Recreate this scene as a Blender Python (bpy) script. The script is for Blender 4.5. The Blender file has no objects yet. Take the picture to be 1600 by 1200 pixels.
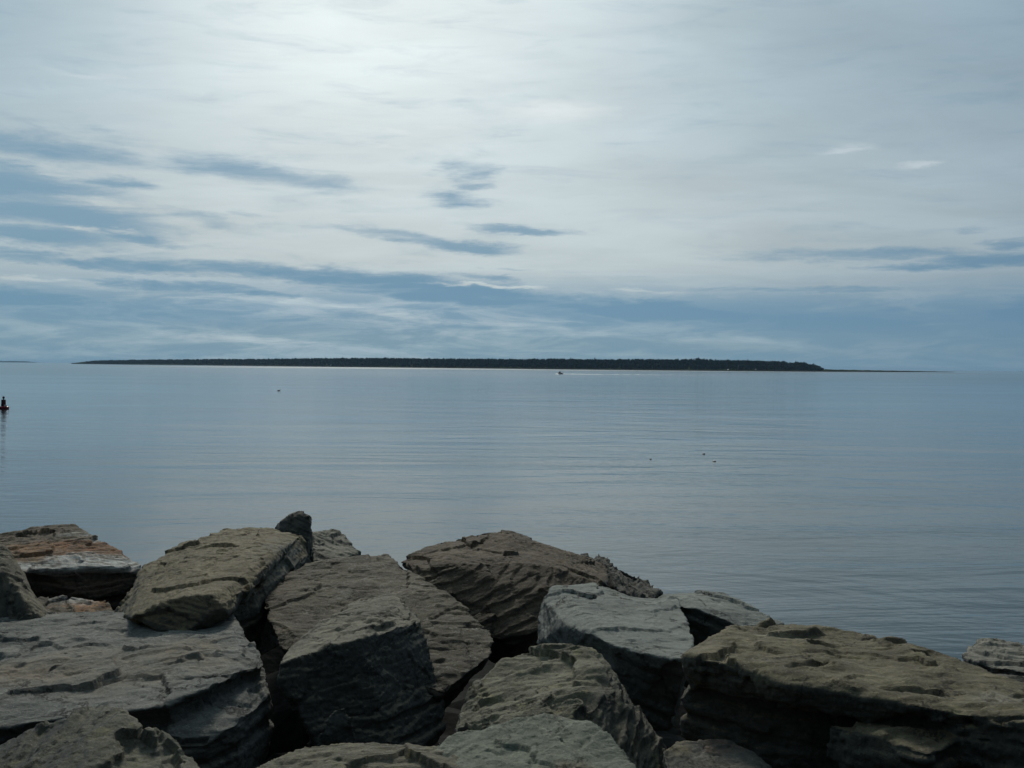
import bpy, bmesh, math, random
import numpy as np
from mathutils import Vector, Matrix, Euler

random.seed(7)
rng = np.random.RandomState(11)
C = bpy.context.scene.collection
S = bpy.context.scene

# ------------------------------------------------------------------ camera
EYE = 6.5                       # metres above the sea
FPX = 1700.0                    # focal length in pixels of the 1600 px wide photograph
cam_d = bpy.data.cameras.new('camera')
cam = bpy.data.objects.new('camera', cam_d)
C.objects.link(cam)
cam_d.sensor_width = 36.0
cam_d.lens = 36.0 * FPX / 1600.0
cam_d.clip_start = 0.1
cam_d.clip_end = 120000.0
ROT = Matrix.Rotation(math.radians(90.0 - 0.927), 3, 'X') @ Matrix.Rotation(math.radians(0.50), 3, 'Z')
cam.matrix_world = Matrix.Translation((0, 0, EYE)) @ ROT.to_4x4()
S.camera = cam

SUN_AZ = math.radians(-8.0)     # left of straight ahead
SUN_EL = math.radians(38.0)
SUND = Vector((math.sin(SUN_AZ) * math.cos(SUN_EL), math.cos(SUN_AZ) * math.cos(SUN_EL), math.sin(SUN_EL)))

S.view_settings.view_transform = 'Standard'
S.view_settings.look = 'None'
S.view_settings.exposure = 0.0
S.view_settings.gamma = 1.0
S.view_settings.use_curve_mapping = False
S.cycles.max_bounces = 6
S.cycles.volume_bounces = 0
S.cycles.use_denoising = True
S.cycles.sample_clamp_indirect = 4.0
S.cycles.sample_clamp_direct = 6.0


def ray(px, py):
    return ROT @ Vector(((px - 800.0) / FPX, (600.0 - py) / FPX, -1.0))


def at(px, py, q):
    """pixel of the photograph -> point; q > 0: metres straight ahead, q < 0: metres below the eye"""
    r = ray(px, py)
    s = q / r.y if q > 0 else q / r.z
    return Vector((r.x * s, r.y * s, EYE + r.z * s))


def hor(px):
    return 572.5 + (px - 800.0) * math.tan(math.radians(0.50))


# ------------------------------------------------------------------ node helpers
class NT:
    def __init__(self, tree):
        self.t = tree
        self.n = tree.nodes
        self.l = tree.links

    def node(self, typ, **kw):
        nd = self.n.new(typ)
        for k, v in kw.items():
            setattr(nd, k, v)
        return nd

    def put(self, sock, v):
        if isinstance(v, bpy.types.NodeSocket):
            self.l.new(v, sock)
        else:
            if hasattr(sock, 'default_value'):
                dv = sock.default_value
                if hasattr(dv, '__len__') and len(dv) == 4 and hasattr(v, '__len__') and len(v) == 3:
                    v = (*v, 1.0)
                sock.default_value = v

    def math(self, op, a, b=0.0, c=0.0, clamp=False):
        nd = self.node('ShaderNodeMath', operation=op, use_clamp=clamp)
        self.put(nd.inputs[0], a)
        self.put(nd.inputs[1], b)
        self.put(nd.inputs[2], c)
        return nd.outputs[0]

    def vmath(self, op, a, b=(0, 0, 0), out=0):
        nd = self.node('ShaderNodeVectorMath', operation=op)
        self.put(nd.inputs[0], a)
        if op == 'SCALE':
            self.put(nd.inputs['Scale'], b)
        else:
            self.put(nd.inputs[1], b)
        return nd.outputs['Value'] if out else nd.outputs[0]

    def mix(self, f, a, b, blend='MIX'):
        nd = self.node('ShaderNodeMix', data_type='RGBA', blend_type=blend)
        nd.clamp_factor = True
        self.put(nd.inputs[0], f)
        self.put(nd.inputs[6], a)
        self.put(nd.inputs[7], b)
        return nd.outputs[2]

    def rng(self, v, a, b, c=0.0, d=1.0, smooth=True):
        nd = self.node('ShaderNodeMapRange', interpolation_type='SMOOTHSTEP' if smooth else 'LINEAR')
        self.put(nd.inputs['Value'], v)
        for k, x in zip(('From Min', 'From Max', 'To Min', 'To Max'), (a, b, c, d)):
            self.put(nd.inputs[k], x)
        return nd.outputs[0]

    def mapping(self, v, loc=(0, 0, 0), rot=(0, 0, 0), sc=(1, 1, 1), kind='POINT'):
        nd = self.node('ShaderNodeMapping', vector_type=kind)
        self.put(nd.inputs['Vector'], v)
        nd.inputs['Location'].default_value = loc
        nd.inputs['Rotation'].default_value = rot
        nd.inputs['Scale'].default_value = sc
        return nd.outputs[0]

    def noise(self, v, scale=1.0, detail=4.0, rough=0.55, dist=0.0, out='Fac'):
        nd = self.node('ShaderNodeTexNoise')
        self.put(nd.inputs['Vector'], v)
        nd.inputs['Scale'].default_value = scale
        nd.inputs['Detail'].default_value = detail
        nd.inputs['Roughness'].default_value = rough
        nd.inputs['Distortion'].default_value = dist
        return nd.outputs[out]


def srgb(r, g, b):
    f = lambda c: (c / 255.0 / 12.92) if c <= 10 else ((c / 255.0 + 0.055) / 1.055) ** 2.4
    return (f(r), f(g), f(b))


# ------------------------------------------------------------------ world: veiled sky with blue gaps
W = bpy.data.worlds.new('World')
S.world = W
W.use_nodes = True
w = NT(W.node_tree)
w.n.clear()
tc = w.node('ShaderNodeTexCoord')
sep = w.node('ShaderNodeSeparateXYZ')
w.l.new(tc.outputs['Generated'], sep.inputs[0])
dx, dy, dz = sep.outputs
U = w.math('ARCTAN2', dx, dy)
V = w.math('ARCSINE', dz)
uv = w.node('ShaderNodeCombineXYZ')
w.put(uv.inputs[0], U)
w.put(uv.inputs[1], V)
UV = uv.outputs[0]
# seamless coordinates for the cloud grain: the direction projected on a high flat deck
den = w.math('ADD', w.math('ABSOLUTE', dz), 0.10)
deck = w.node('ShaderNodeCombineXYZ')
w.put(deck.inputs[0], w.math('DIVIDE', dx, den))
w.put(deck.inputs[1], w.math('DIVIDE', dy, den))
DECK = deck.outputs[0]
# warp of the patches
w1 = w.noise(w.mapping(UV, sc=(7, 30, 1)), 1.0, 3.0, 0.6, out='Color')
w2 = w.noise(w.mapping(UV, sc=(22, 100, 1)), 1.0, 7.0, 0.72, out='Color')
wv = w.vmath('MULTIPLY', w.vmath('SUBTRACT', w1, (0.5, 0.5, 0.5)), (0.10, 0.016, 0))
wv2 = w.vmath('MULTIPLY', w.vmath('SUBTRACT', w2, (0.5, 0.5, 0.5)), (0.060, 0.014, 0))
UVW = w.vmath('ADD', w.vmath('ADD', UV, wv), wv2)
grain = w.noise(w.mapping(UV, rot=(0, 0, math.radians(-3)), sc=(10, 66, 1)), 1.0, 8.0, 0.66, 0.5)
grain2 = w.noise(w.mapping(DECK, rot=(0, 0, 0.5), sc=(0.55, 0.9, 1)), 1.0, 6.0, 0.6, 0.6)


def blob_px(b):
    cx, cy, rx, ry, rot = b[:5]
    h = hor(cx)
    u = math.atan((cx - 800) / FPX)
    cu = math.cos(u)
    v = math.atan((h - cy) / FPX * cu)
    return (u, v, 0), (rx / FPX * cu * cu, ry / FPX * cu, 1), math.radians(-rot - 0.5)


def blobs(lst, vec):
    acc = None
    for b in lst:
        loc, sc, rot = blob_px(b)
        m = w.mapping(vec, loc, (0, 0, rot), sc, 'TEXTURE')
        ln = w.vmath('LENGTH', m, out=1)
        r = w.rng(ln, 1.65, 0.15, 0.0, b[5])
        acc = r if acc is None else w.math('MAXIMUM', acc, r)
    return acc


blue_b = [  # cx, cy, rx, ry, slope, strength
    (60, 233, 150, 22, 2, .78), (190, 221, 60, 12, 6, .42), (20, 294, 165, 36, 3, .95), (165, 285, 75, 9, 2, .8),
    (80, 332, 190, 28, 5, 1.0), (50, 368, 165, 19, 1, 1.0), (205, 371, 65, 11, 3, .95), (335, 345, 75, 10, 6, .5),
    (385, 268, 160, 16, 4, .7), (490, 281, 75, 12, 1, .6), (722, 268, 44, 17, 4, .6), (737, 293, 28, 6, 0, .6),
    (708, 313, 48, 12, 0, .75), (630, 368, 110, 8, 6, .75), (725, 383, 80, 8, 4, .98), (815, 363, 80, 5, 4, .7),
    (395, 331, 30, 6, 4, .35), (285, 330, 40, 8, 4, .3),
    (1370, 397, 180, 9, 0, .75), (1430, 418, 120, 7, 0, .7), (1555, 405, 130, 15, -2, .9), (1570, 379, 50, 9, -2, .8),
    (1505, 357, 38, 5, 0, .45), (1350, 350, 35, 5, 0, .2), (1150, 400, 60, 3, 0, .25), (975, 432, 60, 4, 3, .3),
    (170, 412, 280, 11, 2, .85), (500, 431, 330, 14, 2, .95), (60, 465, 200, 20, 2, .95), (330, 452, 230, 12, 3, .8),
    (720, 462, 280, 18, 3, 1.0), (1010, 485, 300, 24, 2, 1.0), (1300, 505, 330, 32, 1, 1.0), (1600, 500, 230, 40, 0, 1.0),
    (1250, 452, 260, 7, 0, .5), (760, 437, 80, 6, 3, .8), (770, 421, 50, 4, 2, .4), (300, 500, 420, 18, 2, .8),
    (-250, 430, 260, 60, 2, .8), (1950, 470, 260, 60, 0, .8)]
pale_b = [
    (50, 433, 90, 5, 1, .8), (150, 445, 60, 7, 4, .5), (190, 441, 50, 4, 0, .5), (470, 474, 190, 8, 4, .5),
    (590, 489, 120, 6, 3, .5), (735, 507, 180, 8, 5, .55), (930, 522, 170, 8, 4, .6), (1150, 538, 200, 12, 3, .6),
    (350, 528, 240, 9, 1, .5), (80, 525, 150, 14, 1, .35), (1000, 453, 60, 4, 2, .8), (740, 448, 110, 3.5, 1, .8),
    (330, 470, 60, 3, 0, .5), (1290, 480, 80, 4, 1, .3), (1480, 510, 60, 5, 0, .25), (610, 505, 60, 3, 1, .4),
    (120, 357, 40, 4, 2, .9), (185, 358, 30, 4, 2, .7), (60, 265, 80, 8, 8, .6), (130, 312, 70, 8, 4, .6),
    (560, 560, 300, 10, 0, .3), (1000, 556, 300, 8, 1, .25)]
bright_b = [(865, 177, 68, 15, 0, 1.0), (1320, 234, 40, 6, -2, .55), (1443, 257, 22, 5, 0, .5),
            (150, 122, 55, 4, 2, .3), (620, 207, 40, 3, 4, .45), (700, 202, 30, 3, 2, .4), (590, 227, 50, 3, 2, .4)]
rag = w.math('MULTIPLY', w.math('SUBTRACT', grain, 0.5), 1.5)
mb = w.rng(w.math('ADD', blobs(blue_b, UVW), rag), -0.08, 0.98, 0.0, 1.0)
rag2 = w.math('MULTIPLY', w.math('SUBTRACT', w.noise(w.mapping(UV, (3, 3, 3), (0, 0, -0.04), (12, 80, 1)), 1.0, 8.0, 0.66, 0.4), 0.5), 1.5)
mp = w.rng(w.math('ADD', blobs(pale_b, UVW), rag2), 0.15, 1.0, 0.0, 0.75)
mblue = w.math('SUBTRACT', mb, mp, clamp=True)
# base blueness close to the horizon, where the veil thins out
low = w.rng(V, 0.100, 0.045, 0.0, 0.95)
low = w.math('MULTIPLY', low, w.rng(grain, 0.66, 0.40, 0.55, 1.0))
mblue = w.math('MAXIMUM', mblue, w.math('SUBTRACT', low, w.math('MULTIPLY', mp, 0.6), clamp=True))

# brightness of the veil: strongest towards the hidden sun
cs = w.vmath('DOT_PRODUCT', tc.outputs['Generated'], tuple(SUND), out=1)
ang = w.math('ARCCOSINE', cs)
glow = w.math('POWER', w.rng(ang, 0.86, 0.36, 0.0, 1.0, smooth=True), 0.9)
glow = w.math('MULTIPLY', glow, w.rng(w.math('ABSOLUTE', w.math('ADD', U, 0.15)), 0.44, 0.0, 0.25, 1.0))
veil = w.mix(glow, srgb(149, 173, 186), srgb(238, 249, 250))
# warm tinge of the veil close to the lower sky
warm = w.math('MULTIPLY', w.rng(V, 0.02, 0.09), w.rng(V, 0.30, 0.11))
veil = w.mix(w.math('MULTIPLY', warm, 0.75), veil, srgb(190, 202, 205))
rightdim = w.rng(U, 0.10, 0.62)
veil = w.mix(w.math('MULTIPLY', rightdim, 0.74), veil, srgb(128, 151, 168))
leftdim = w.math('MULTIPLY', w.rng(U, -0.18, -0.52), w.rng(V, 0.10, 0.30))
veil = w.mix(w.math('MULTIPLY', leftdim, 0.75), veil, srgb(152, 178, 192))
g2 = w.rng(grain2, 0.30, 0.70, 0.90, 1.07)
fine = w.rng(w.noise(w.mapping(UV, rot=(0, 0, 0.12), sc=(5, 22, 1)), 1.0, 5.0, 0.6, 0.5), 0.3, 0.7, 0.97, 1.03)
veil = w.vmath('SCALE', veil, w.math('MULTIPLY', g2, fine))
veil = w.mix(w.math('MULTIPLY', blobs(bright_b, UVW), 0.65), veil, srgb(230, 236, 238))
# the blue gaps
bl = w.mix(w.rng(V, 0.0, 0.16), srgb(110, 147, 168), srgb(128, 160, 182))
bl = w.mix(w.math('MULTIPLY', w.rng(V, 0.02, 0.05), w.rng(V, 0.11, 0.07)), bl, srgb(102, 144, 172))
bl = w.mix(w.math('MULTIPLY', w.rng(U, 0.05, 0.55), 0.60), bl, srgb(92, 128, 156))
bl = w.mix(w.math('MULTIPLY', w.rng(U, -0.15, -0.5), 0.35), bl, srgb(104, 146, 170))
skyc = w.mix(mblue, veil, bl)
# clear air behind the veil
ns = w.node('ShaderNodeTexSky', sky_type='NISHITA')
ns.sun_disc = False
ns.sun_elevation = SUN_EL
ns.sun_rotation = SUN_AZ
ns.dust_density = 2.0
clear = w.vmath('SCALE', ns.outputs[0], 0.06)
skyc = w.mix(0.95, clear, skyc)
skyc = w.mix(w.rng(dz, -0.002, -0.03), skyc, srgb(95, 118, 130))
skyc = w.vmath('SCALE', skyc, w.rng(ang, 0.80, 1.9, 1.0, 0.10))
bg = w.node('ShaderNodeBackground')
w.put(bg.inputs[0], skyc)
bg.inputs[1].default_value = 1.0
wo = w.node('ShaderNodeOutputWorld')
w.l.new(bg.outputs[0], wo.inputs[0])
W.cycles.sampling_method = 'MANUAL'
W.cycles.sample_map_resolution = 1024

sd = bpy.data.lights.new('sun', 'SUN')
sd.energy = 1.9
sd.angle = math.radians(11)
sd.color = (1.0, 0.94, 0.82)
so = bpy.data.objects.new('sun', sd)
C.objects.link(so)
so.rotation_euler = SUND.to_track_quat('Z', 'Y').to_euler()


# ------------------------------------------------------------------ scene helpers
def tag(o, label=None, cat=None, group=None, kind=None):
    if label: o['label'] = label
    if cat: o['category'] = cat
    if group: o['group'] = group
    if kind: o['kind'] = kind
    return o


def link_mesh(name, verts, faces, m, parent=None, smooth=False):
    me = bpy.data.meshes.new(name)
    me.from_pydata([tuple(v) for v in verts], [], faces)
    me.update()
    if smooth:
        me.polygons.foreach_set('use_smooth', [True] * len(me.polygons))
    o = bpy.data.objects.new(name, me)
    C.objects.link(o)
    if m: me.materials.append(m)
    if parent: o.parent = parent
    return o


def link_bm(name, bm, m, parent=None, smooth=False):
    me = bpy.data.meshes.new(name)
    bm.normal_update()
    bm.to_mesh(me)
    bm.free()
    if smooth:
        me.polygons.foreach_set('use_smooth', [True] * len(me.polygons))
    o = bpy.data.objects.new(name, me)
    C.objects.link(o)
    me.materials.append(m)
    if parent: o.parent = parent
    return o


def empty(name, loc, rz=0.0):
    o = bpy.data.objects.new(name, None)
    C.objects.link(o)
    o.location = loc
    o.rotation_euler = (0, 0, rz)
    o.empty_display_size = 0.3
    return o


def lathe(prof, n=20, c=(0, 0, 0)):
    bm = bmesh.new()
    rings = []
    for r, z in prof:
        rings.append([bm.verts.new((c[0] + r * math.cos(2 * math.pi * i / n), c[1] + r * math.sin(2 * math.pi * i / n), c[2] + z)) for i in range(n)])
    for a, b in zip(rings, rings[1:]):
        for i in range(n):
            j = (i + 1) % n
            bm.faces.new((a[i], a[j], b[j], b[i]))
    bm.faces.new(rings[0][::-1])
    bm.faces.new(rings[-1])
    return bm


def box_bm(cx, cy, cz, sx, sy, sz, bev=0.0, rot=None):
    bm = bmesh.new()
    bmesh.ops.create_cube(bm, size=1.0)
    bmesh.ops.scale(bm, vec=(sx, sy, sz), verts=bm.verts)
    if bev:
        bmesh.ops.bevel(bm, geom=bm.edges[:], offset=bev, segments=2, affect='EDGES', profile=0.5)
    if rot:
        bmesh.ops.rotate(bm, matrix=Euler(rot).to_matrix(), verts=bm.verts)
    bmesh.ops.translate(bm, vec=(cx, cy, cz), verts=bm.verts)
    return bm


def simple_mat(name, col, rough=0.6, var=0.25, scale=4.0, spec=0.4, bump=0.0, metallic=0.0):
    m = bpy.data.materials.new(name)
    m.use_nodes = True
    t = NT(m.node_tree)
    bs = m.node_tree.nodes['Principled BSDF']
    co = t.node('ShaderNodeTexCoord').outputs['Object']
    nz = t.noise(co, scale, 5.0, 0.6)
    c = t.mix(t.rng(nz, 0.3, 0.7), tuple(x * (1 - var) for x in col), tuple(min(1, x * (1 + var)) for x in col))
    t.put(bs.inputs['Base Color'], c)
    bs.inputs['Roughness'].default_value = rough
    bs.inputs['Specular IOR Level'].default_value = spec
    bs.inputs['Metallic'].default_value = metallic
    if bump:
        b = t.node('ShaderNodeBump')
        b.inputs['Distance'].default_value = bump
        t.put(b.inputs['Height'], nz)
        t.l.new(b.outputs[0], bs.inputs['Normal'])
    return m


# ------------------------------------------------------------------ numpy noise
_perm = rng.permutation(256)
_perm = np.concatenate([_perm, _perm, _perm]).astype(np.int64)
_grad = rng.normal(size=(256, 3))
_grad /= np.linalg.norm(_grad, axis=1)[:, None]
_hash1 = rng.uniform(-1, 1, 256)
_hash3 = rng.uniform(0, 1, (256, 3))


def _h(i, j, k):
    return _perm[_perm[_perm[i & 255] + (j & 255)] + (k & 255)]


def perlin(p):
    f = np.floor(p)
    ii = f.astype(np.int64)
    x = p - f
    u = x * x * x * (x * (x * 6 - 15) + 10)
    out = 0
    for a in (0, 1):
        wa = u[:, 0] if a else 1 - u[:, 0]
        for b in (0, 1):
            wb = u[:, 1] if b else 1 - u[:, 1]
            for c in (0, 1):
                wc = u[:, 2] if c else 1 - u[:, 2]
                g = _grad[_h(ii[:, 0] + a, ii[:, 1] + b, ii[:, 2] + c)]
                out = out + wa * wb * wc * (g[:, 0] * (x[:, 0] - a) + g[:, 1] * (x[:, 1] - b) + g[:, 2] * (x[:, 2] - c))
    return out * 1.6


def fbm(p, octv=3, gain=0.5):
    s = 0
    a = 1.0
    for o in range(octv):
        s = s + a * perlin(p + 17.3 * o)
        p = p * 2.03
        a *= gain
    return s


def chips(p, tilt=1.0, off=1.0):
    """piecewise tilted planes, one per jittered cell: the look of fractured stone"""
    f = np.floor(p).astype(np.int64)
    best = np.full(len(p), 1e9)
    val = np.zeros(len(p))
    for a in (-1, 0, 1):
        for b in (-1, 0, 1):
            for c in (-1, 0, 1):
                i = f + np.array((a, b, c))
                h = _h(i[:, 0], i[:, 1], i[:, 2])
                q = i + _hash3[h]
                dlt = p - q
                d2 = (dlt ** 2).sum(1)
                g = _grad[(h * 7 + 3) & 255]
                v = (dlt * g).sum(1) * tilt + 0.5 * _hash1[(h * 5 + 1) & 255] * off
                m = d2 < best
                best = np.where(m, d2, best)
                val = np.where(m, v, val)
    return val


# ------------------------------------------------------------------ materials
TINT = (0.72, 0.70, 0.635)


def rock_mat(name, c1, c2, nb, streak=0.35, patches=(), dark=0.5, lichen=0.0, rough=0.82, stretch=9.0, bump=1.0, vein=0.0, break_shade=0.7):
    """c1/c2: two tones of the stone, nb: normal of its bedding, patches: (centre, radius, colour, amount)"""
    c1, c2 = tuple(a * b for a, b in zip(c1, TINT)), tuple(a * b for a, b in zip(c2, TINT))
    m = bpy.data.materials.new(name)
    m.use_nodes = True
    t = NT(m.node_tree)
    bs = m.node_tree.nodes['Principled BSDF']
    co = t.node('ShaderNodeTexCoord').outputs['Object']
    q = Vector(nb).normalized().to_track_quat('Z', 'Y').inverted().to_euler()
    bed = t.mapping(co, rot=tuple(q))
    bedm = t.mapping(bed, sc=(1, 1, stretch))
    warp = t.vmath('ADD', bedm, t.vmath('SCALE', t.noise(bed, 2.5, 3, out='Color'), 0.8))
    tone = t.noise(co, 2.6, 6.0, 0.62, 0.6)
    col = t.mix(t.rng(tone, 0.36, 0.64), c1, c2)
    st = t.noise(warp, 5.0, 9.0, 0.74)
    col = t.mix(t.math('MULTIPLY', t.rng(st, 0.52, 0.36), streak), col, tuple(x * 0.35 for x in c1))
    col = t.mix(t.math('MULTIPLY', t.rng(st, 0.56, 0.72), streak * 0.8), col, tuple(min(1, x * 1.7 + .02) for x in c2))
    mott = t.noise(co, 22.0, 8.0, 0.75)
    col = t.mix(t.rng(mott, 0.54, 0.34, 0, dark), col, tuple(x * 0.38 for x in c1))
    pal = t.noise(co, 38.0, 6.0, 0.7)
    col = t.mix(t.rng(pal, 0.58, 0.72, 0, 0.45), col, tuple(min(1, x * 1.9 + .03) for x in c2))
    if vein:
        vn = t.noise(warp, 1.6, 8.0, 0.6, 1.5)
        vm = t.rng(t.math('ABSOLUTE', t.math('SUBTRACT', vn, 0.5)), 0.012, 0.0)
        col = t.mix(t.math('MULTIPLY', vm, vein), col, (0.42, 0.42, 0.38))
    if lichen:
        ln = t.noise(co, 9.0, 9.0, 0.72, 0.5)
        col = t.mix(t.math('MULTIPLY', t.rng(ln, 0.52, 0.66), lichen), col, (0.30, 0.27, 0.13))
    vo = t.node('ShaderNodeTexVoronoi', feature='DISTANCE_TO_EDGE')
    t.put(vo.inputs['Vector'], t.vmath('ADD', t.mapping(bed, sc=(1, 0.7, 2.2)), t.vmath('SCALE', t.noise(co, 5.0, 8, 0.7, out='Color'), 0.42)))
    vo.inputs['Scale'].default_value = 2.1
    ck = t.math('MULTIPLY', t.rng(vo.outputs['Distance'], 0.022, 0.004), t.rng(t.noise(co, 1.9, 3), 0.44, 0.58))
    col = t.mix(t.math('MULTIPLY', ck, 0.75), col, (0.012, 0.012, 0.012))
    sp_ = t.noise(co, 120.0, 3.0, 0.6)
    col = t.mix(t.rng(sp_, 0.60, 0.74, 0, 0.5), col, (0.42, 0.41, 0.37))
    col = t.mix(t.rng(sp_, 0.40, 0.26, 0, 0.6), col, (0.02, 0.02, 0.02))
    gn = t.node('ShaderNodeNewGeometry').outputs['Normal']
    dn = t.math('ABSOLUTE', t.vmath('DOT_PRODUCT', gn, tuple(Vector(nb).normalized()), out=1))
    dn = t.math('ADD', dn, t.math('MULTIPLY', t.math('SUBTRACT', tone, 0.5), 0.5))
    break_shade_c = t.mix(t.rng(mott, 0.35, 0.65), (0.040, 0.045, 0.044), (0.085, 0.092, 0.088))
    col = t.mix(t.rng(dn, 0.72, 0.45, 0.0, break_shade), col, break_shade_c)  # faces across the bedding: slate tone of the breaks plus painted shade
    for cen, rad, pc, amt in patches:
        d = t.vmath('LENGTH', t.vmath('DIVIDE', t.vmath('SUBTRACT', co, tuple(cen)), rad), out=1)
        d = t.math('ADD', d, t.math('MULTIPLY', t.math('SUBTRACT', t.noise(bedm, 3.2, 7, 0.7), 0.5), 2.2))
        pm = t.math('MULTIPLY', t.math('MULTIPLY', t.rng(d, 1.25, 0.55), amt), t.rng(st, 0.40, 0.56, 0.25, 1.0))
        pcv = t.mix(t.rng(mott, 0.35, 0.6), tuple(x * 0.55 for x in pc), pc)
        col = t.mix(pm, col, pcv)
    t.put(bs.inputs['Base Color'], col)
    t.put(bs.inputs['Roughness'], t.rng(mott, 0.3, 0.7, rough - 0.1, min(1, rough + 0.1)))
    bs.inputs['Specular IOR Level'].default_value = 0.35
    b1 = t.node('ShaderNodeBump')
    b1.inputs['Strength'].default_value = 0.9
    b1.inputs['Distance'].default_value = 0.011 * bump
    t.put(b1.inputs['Height'], t.math('SUBTRACT', st, t.math('MULTIPLY', ck, 0.8)))
    b2 = t.node('ShaderNodeBump')
    b2.inputs['Strength'].default_value = 0.9
    b2.inputs['Distance'].default_value = 0.016 * bump
    hh = t.math('ADD', t.noise(co, 17.0, 10.0, 0.72), t.math('MULTIPLY', t.noise(co, 75.0, 5.0, 0.75), 0.5))
    t.put(b2.inputs['Height'], hh)
    t.l.new(b1.outputs[0], b2.inputs['Normal'])
    t.l.new(b2.outputs[0], bs.inputs['Normal'])
    return m


# ------------------------------------------------------------------ sea
def water_mat():
    m = bpy.data.materials.new('sea_water')
    m.use_nodes = True
    t = NT(m.node_tree)
    bs = m.node_tree.nodes['Principled BSDF']
    co = t.node('ShaderNodeTexCoord').outputs['Object']
    sp = t.node('ShaderNodeSeparateXYZ')
    t.l.new(co, sp.inputs[0])
    y = sp.outputs[1]
    bs.inputs['Base Color'].default_value = (0.002, 0.022, 0.027, 1)
    bs.inputs['IOR'].default_value = 1.333
    bs.inputs['Specular IOR Level'].default_value = 0.5
    # cat's paws: patches of ruffled and of sleek water
    paw = t.noise(t.mapping(co, rot=(0, 0, 0.06), sc=(0.006, 0.028, 1)), 1.0, 5.0, 0.6, 0.8)
    paw2 = t.noise(t.mapping(co, rot=(0, 0, -0.10), sc=(0.035, 0.16, 1)), 1.0, 4.0, 0.6, 0.5)
    ruff = t.math('ADD', t.math('MULTIPLY', t.rng(paw, 0.35, 0.65), 0.65), t.math('MULTIPLY', t.rng(paw2, 0.35, 0.65), 0.35))
    far = t.rng(y, 60.0, 900.0)
    rr = t.math('ADD', t.rng(ruff, 0.0, 1.0, 0.035, 0.075, False), t.math('MULTIPLY', far, 0.06))
    shore_m = t.math('MULTIPLY', t.rng(y, 1850, 2050), t.rng(y, 3200, 3000))
    shore_m = t.math('MULTIPLY', shore_m, t.rng(t.math('ABSOLUTE', t.math('SUBTRACT', sp.outputs[0], 50.0)), 1000.0, 700.0))
    rr = t.math('ADD', rr, t.math('MULTIPLY', shore_m, 0.12))
    t.put(bs.inputs['Roughness'], rr)
    n1 = t.noise(t.mapping(co, rot=(0, 0, 0.12), sc=(1.0, 2.6, 1)), 1.3, 4.0, 0.6, 0.3)
    n2 = t.noise(t.mapping(co, rot=(0, 0, -0.22), sc=(0.55, 1.5, 1)), 0.55, 3.0, 0.5, 0.4)
    n3 = t.noise(t.mapping(co, rot=(0, 0, -0.12), sc=(0.38, 1.0, 1)), 0.16, 5.0, 0.62, 1.2)
    n4 = t.noise(t.mapping(co, rot=(0, 0, -0.2), sc=(0.45, 1.0, 1)), 0.035, 6.0, 0.6, 1.2)
    near = t.rng(y, 20.0, 420.0, 1.0, 0.08)
    h = t.math('MULTIPLY', n1, t.math('MULTIPLY', t.math('ADD', 0.35, ruff), 0.010))
    h = t.math('ADD', h, t.math('MULTIPLY', n2, t.math('ADD', 0.009, t.math('MULTIPLY', ruff, 0.020))))
    h = t.math('MULTIPLY', h, near)
    h = t.math('ADD', h, t.math('MULTIPLY', t.math('MULTIPLY', n3, 0.11), t.rng(y, 30, 700, 1.0, 0.25)))
    h = t.math('ADD', h, t.math('MULTIPLY', t.math('MULTIPLY', n4, 0.30), t.rng(y, 200, 1800, 1.0, 0.2)))
    b = t.node('ShaderNodeBump')
    b.inputs['Strength'].default_value = 1.0
    b.inputs['Distance'].default_value = 1.0
    t.put(b.inputs['Height'], h)
    t.l.new(b.outputs[0], bs.inputs['Normal'])
    return m


R = 42000.0
sea = link_mesh('sea', [(-R, -4000, 0), (R, -4000, 0), (R, R, 0), (-R, R, 0)], [(0, 1, 2, 3)], water_mat())
tag(sea, 'calm grey blue sea between the breakwater and the island', kind='structure')

# ------------------------------------------------------------------ haze
m = bpy.data.materials.new('thin_sea_air')
m.use_nodes = True
m.node_tree.nodes.clear()
t = NT(m.node_tree)
pv = t.node('ShaderNodeVolumePrincipled')
pv.inputs['Color'].default_value = (0.42, 0.68, 0.95, 1)
pv.inputs['Density'].default_value = 2.8e-5
pv.inputs['Anisotropy'].default_value = 0.2
om = t.node('ShaderNodeOutputMaterial')
t.l.new(pv.outputs[0], om.inputs['Volume'])
B = R + 900
haze = link_mesh('haze', [(x, y, z) for z in (-5.0, 62.0) for x, y in ((-B, -4900), (B, -4900), (B, B), (-B, B))],
                 [(3, 2, 1, 0), (4, 5, 6, 7), (0, 1, 5, 4), (1, 2, 6, 5), (2, 3, 7, 6), (3, 0, 4, 7)], m)
tag(haze, 'thin pale sea haze in front of the far shore', kind='stuff')

# ------------------------------------------------------------------ island
def interp(x, tab):
    return float(np.interp(x, [a for a, _ in tab], [b for _, b in tab]))


D_T = [(110, 5600), (150, 5200), (300, 4600), (517, 3700), (700, 3100), (880, 2750), (1000, 2700), (1160, 2650), (1290, 2750), (1400, 3100), (1490, 3700)]
TOP_T = [(118, 567.0), (128, 565.4), (140, 563.2), (150, 562.3), (165, 561.8), (220, 561.2), (320, 560.2), (420, 559.6), (517, 558.6), (560, 558.3),
         (640, 558.6), (700, 559.2), (800, 559.8), (880, 559.5), (960, 560.4), (1000, 560.0), (1060, 560.6), (1090, 559.0), (1110, 561.0), (1160, 561.6), (1200, 562.4),
         (1225, 563.5), (1238, 566.0), (1243, 564.6), (1262, 566.2), (1275, 569.0), (1283, 573.5), (1290, 577.2), (1400, 579.2), (1490, 581.0)]


def shore(px):
    D = interp(px, D_T)
    return D, (px - 800.0) / FPX * D


def ztop(px):
    D = interp(px, D_T)
    return max(0.4, (hor(px) - interp(px, TOP_T)) / FPX * D + EYE)


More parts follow.
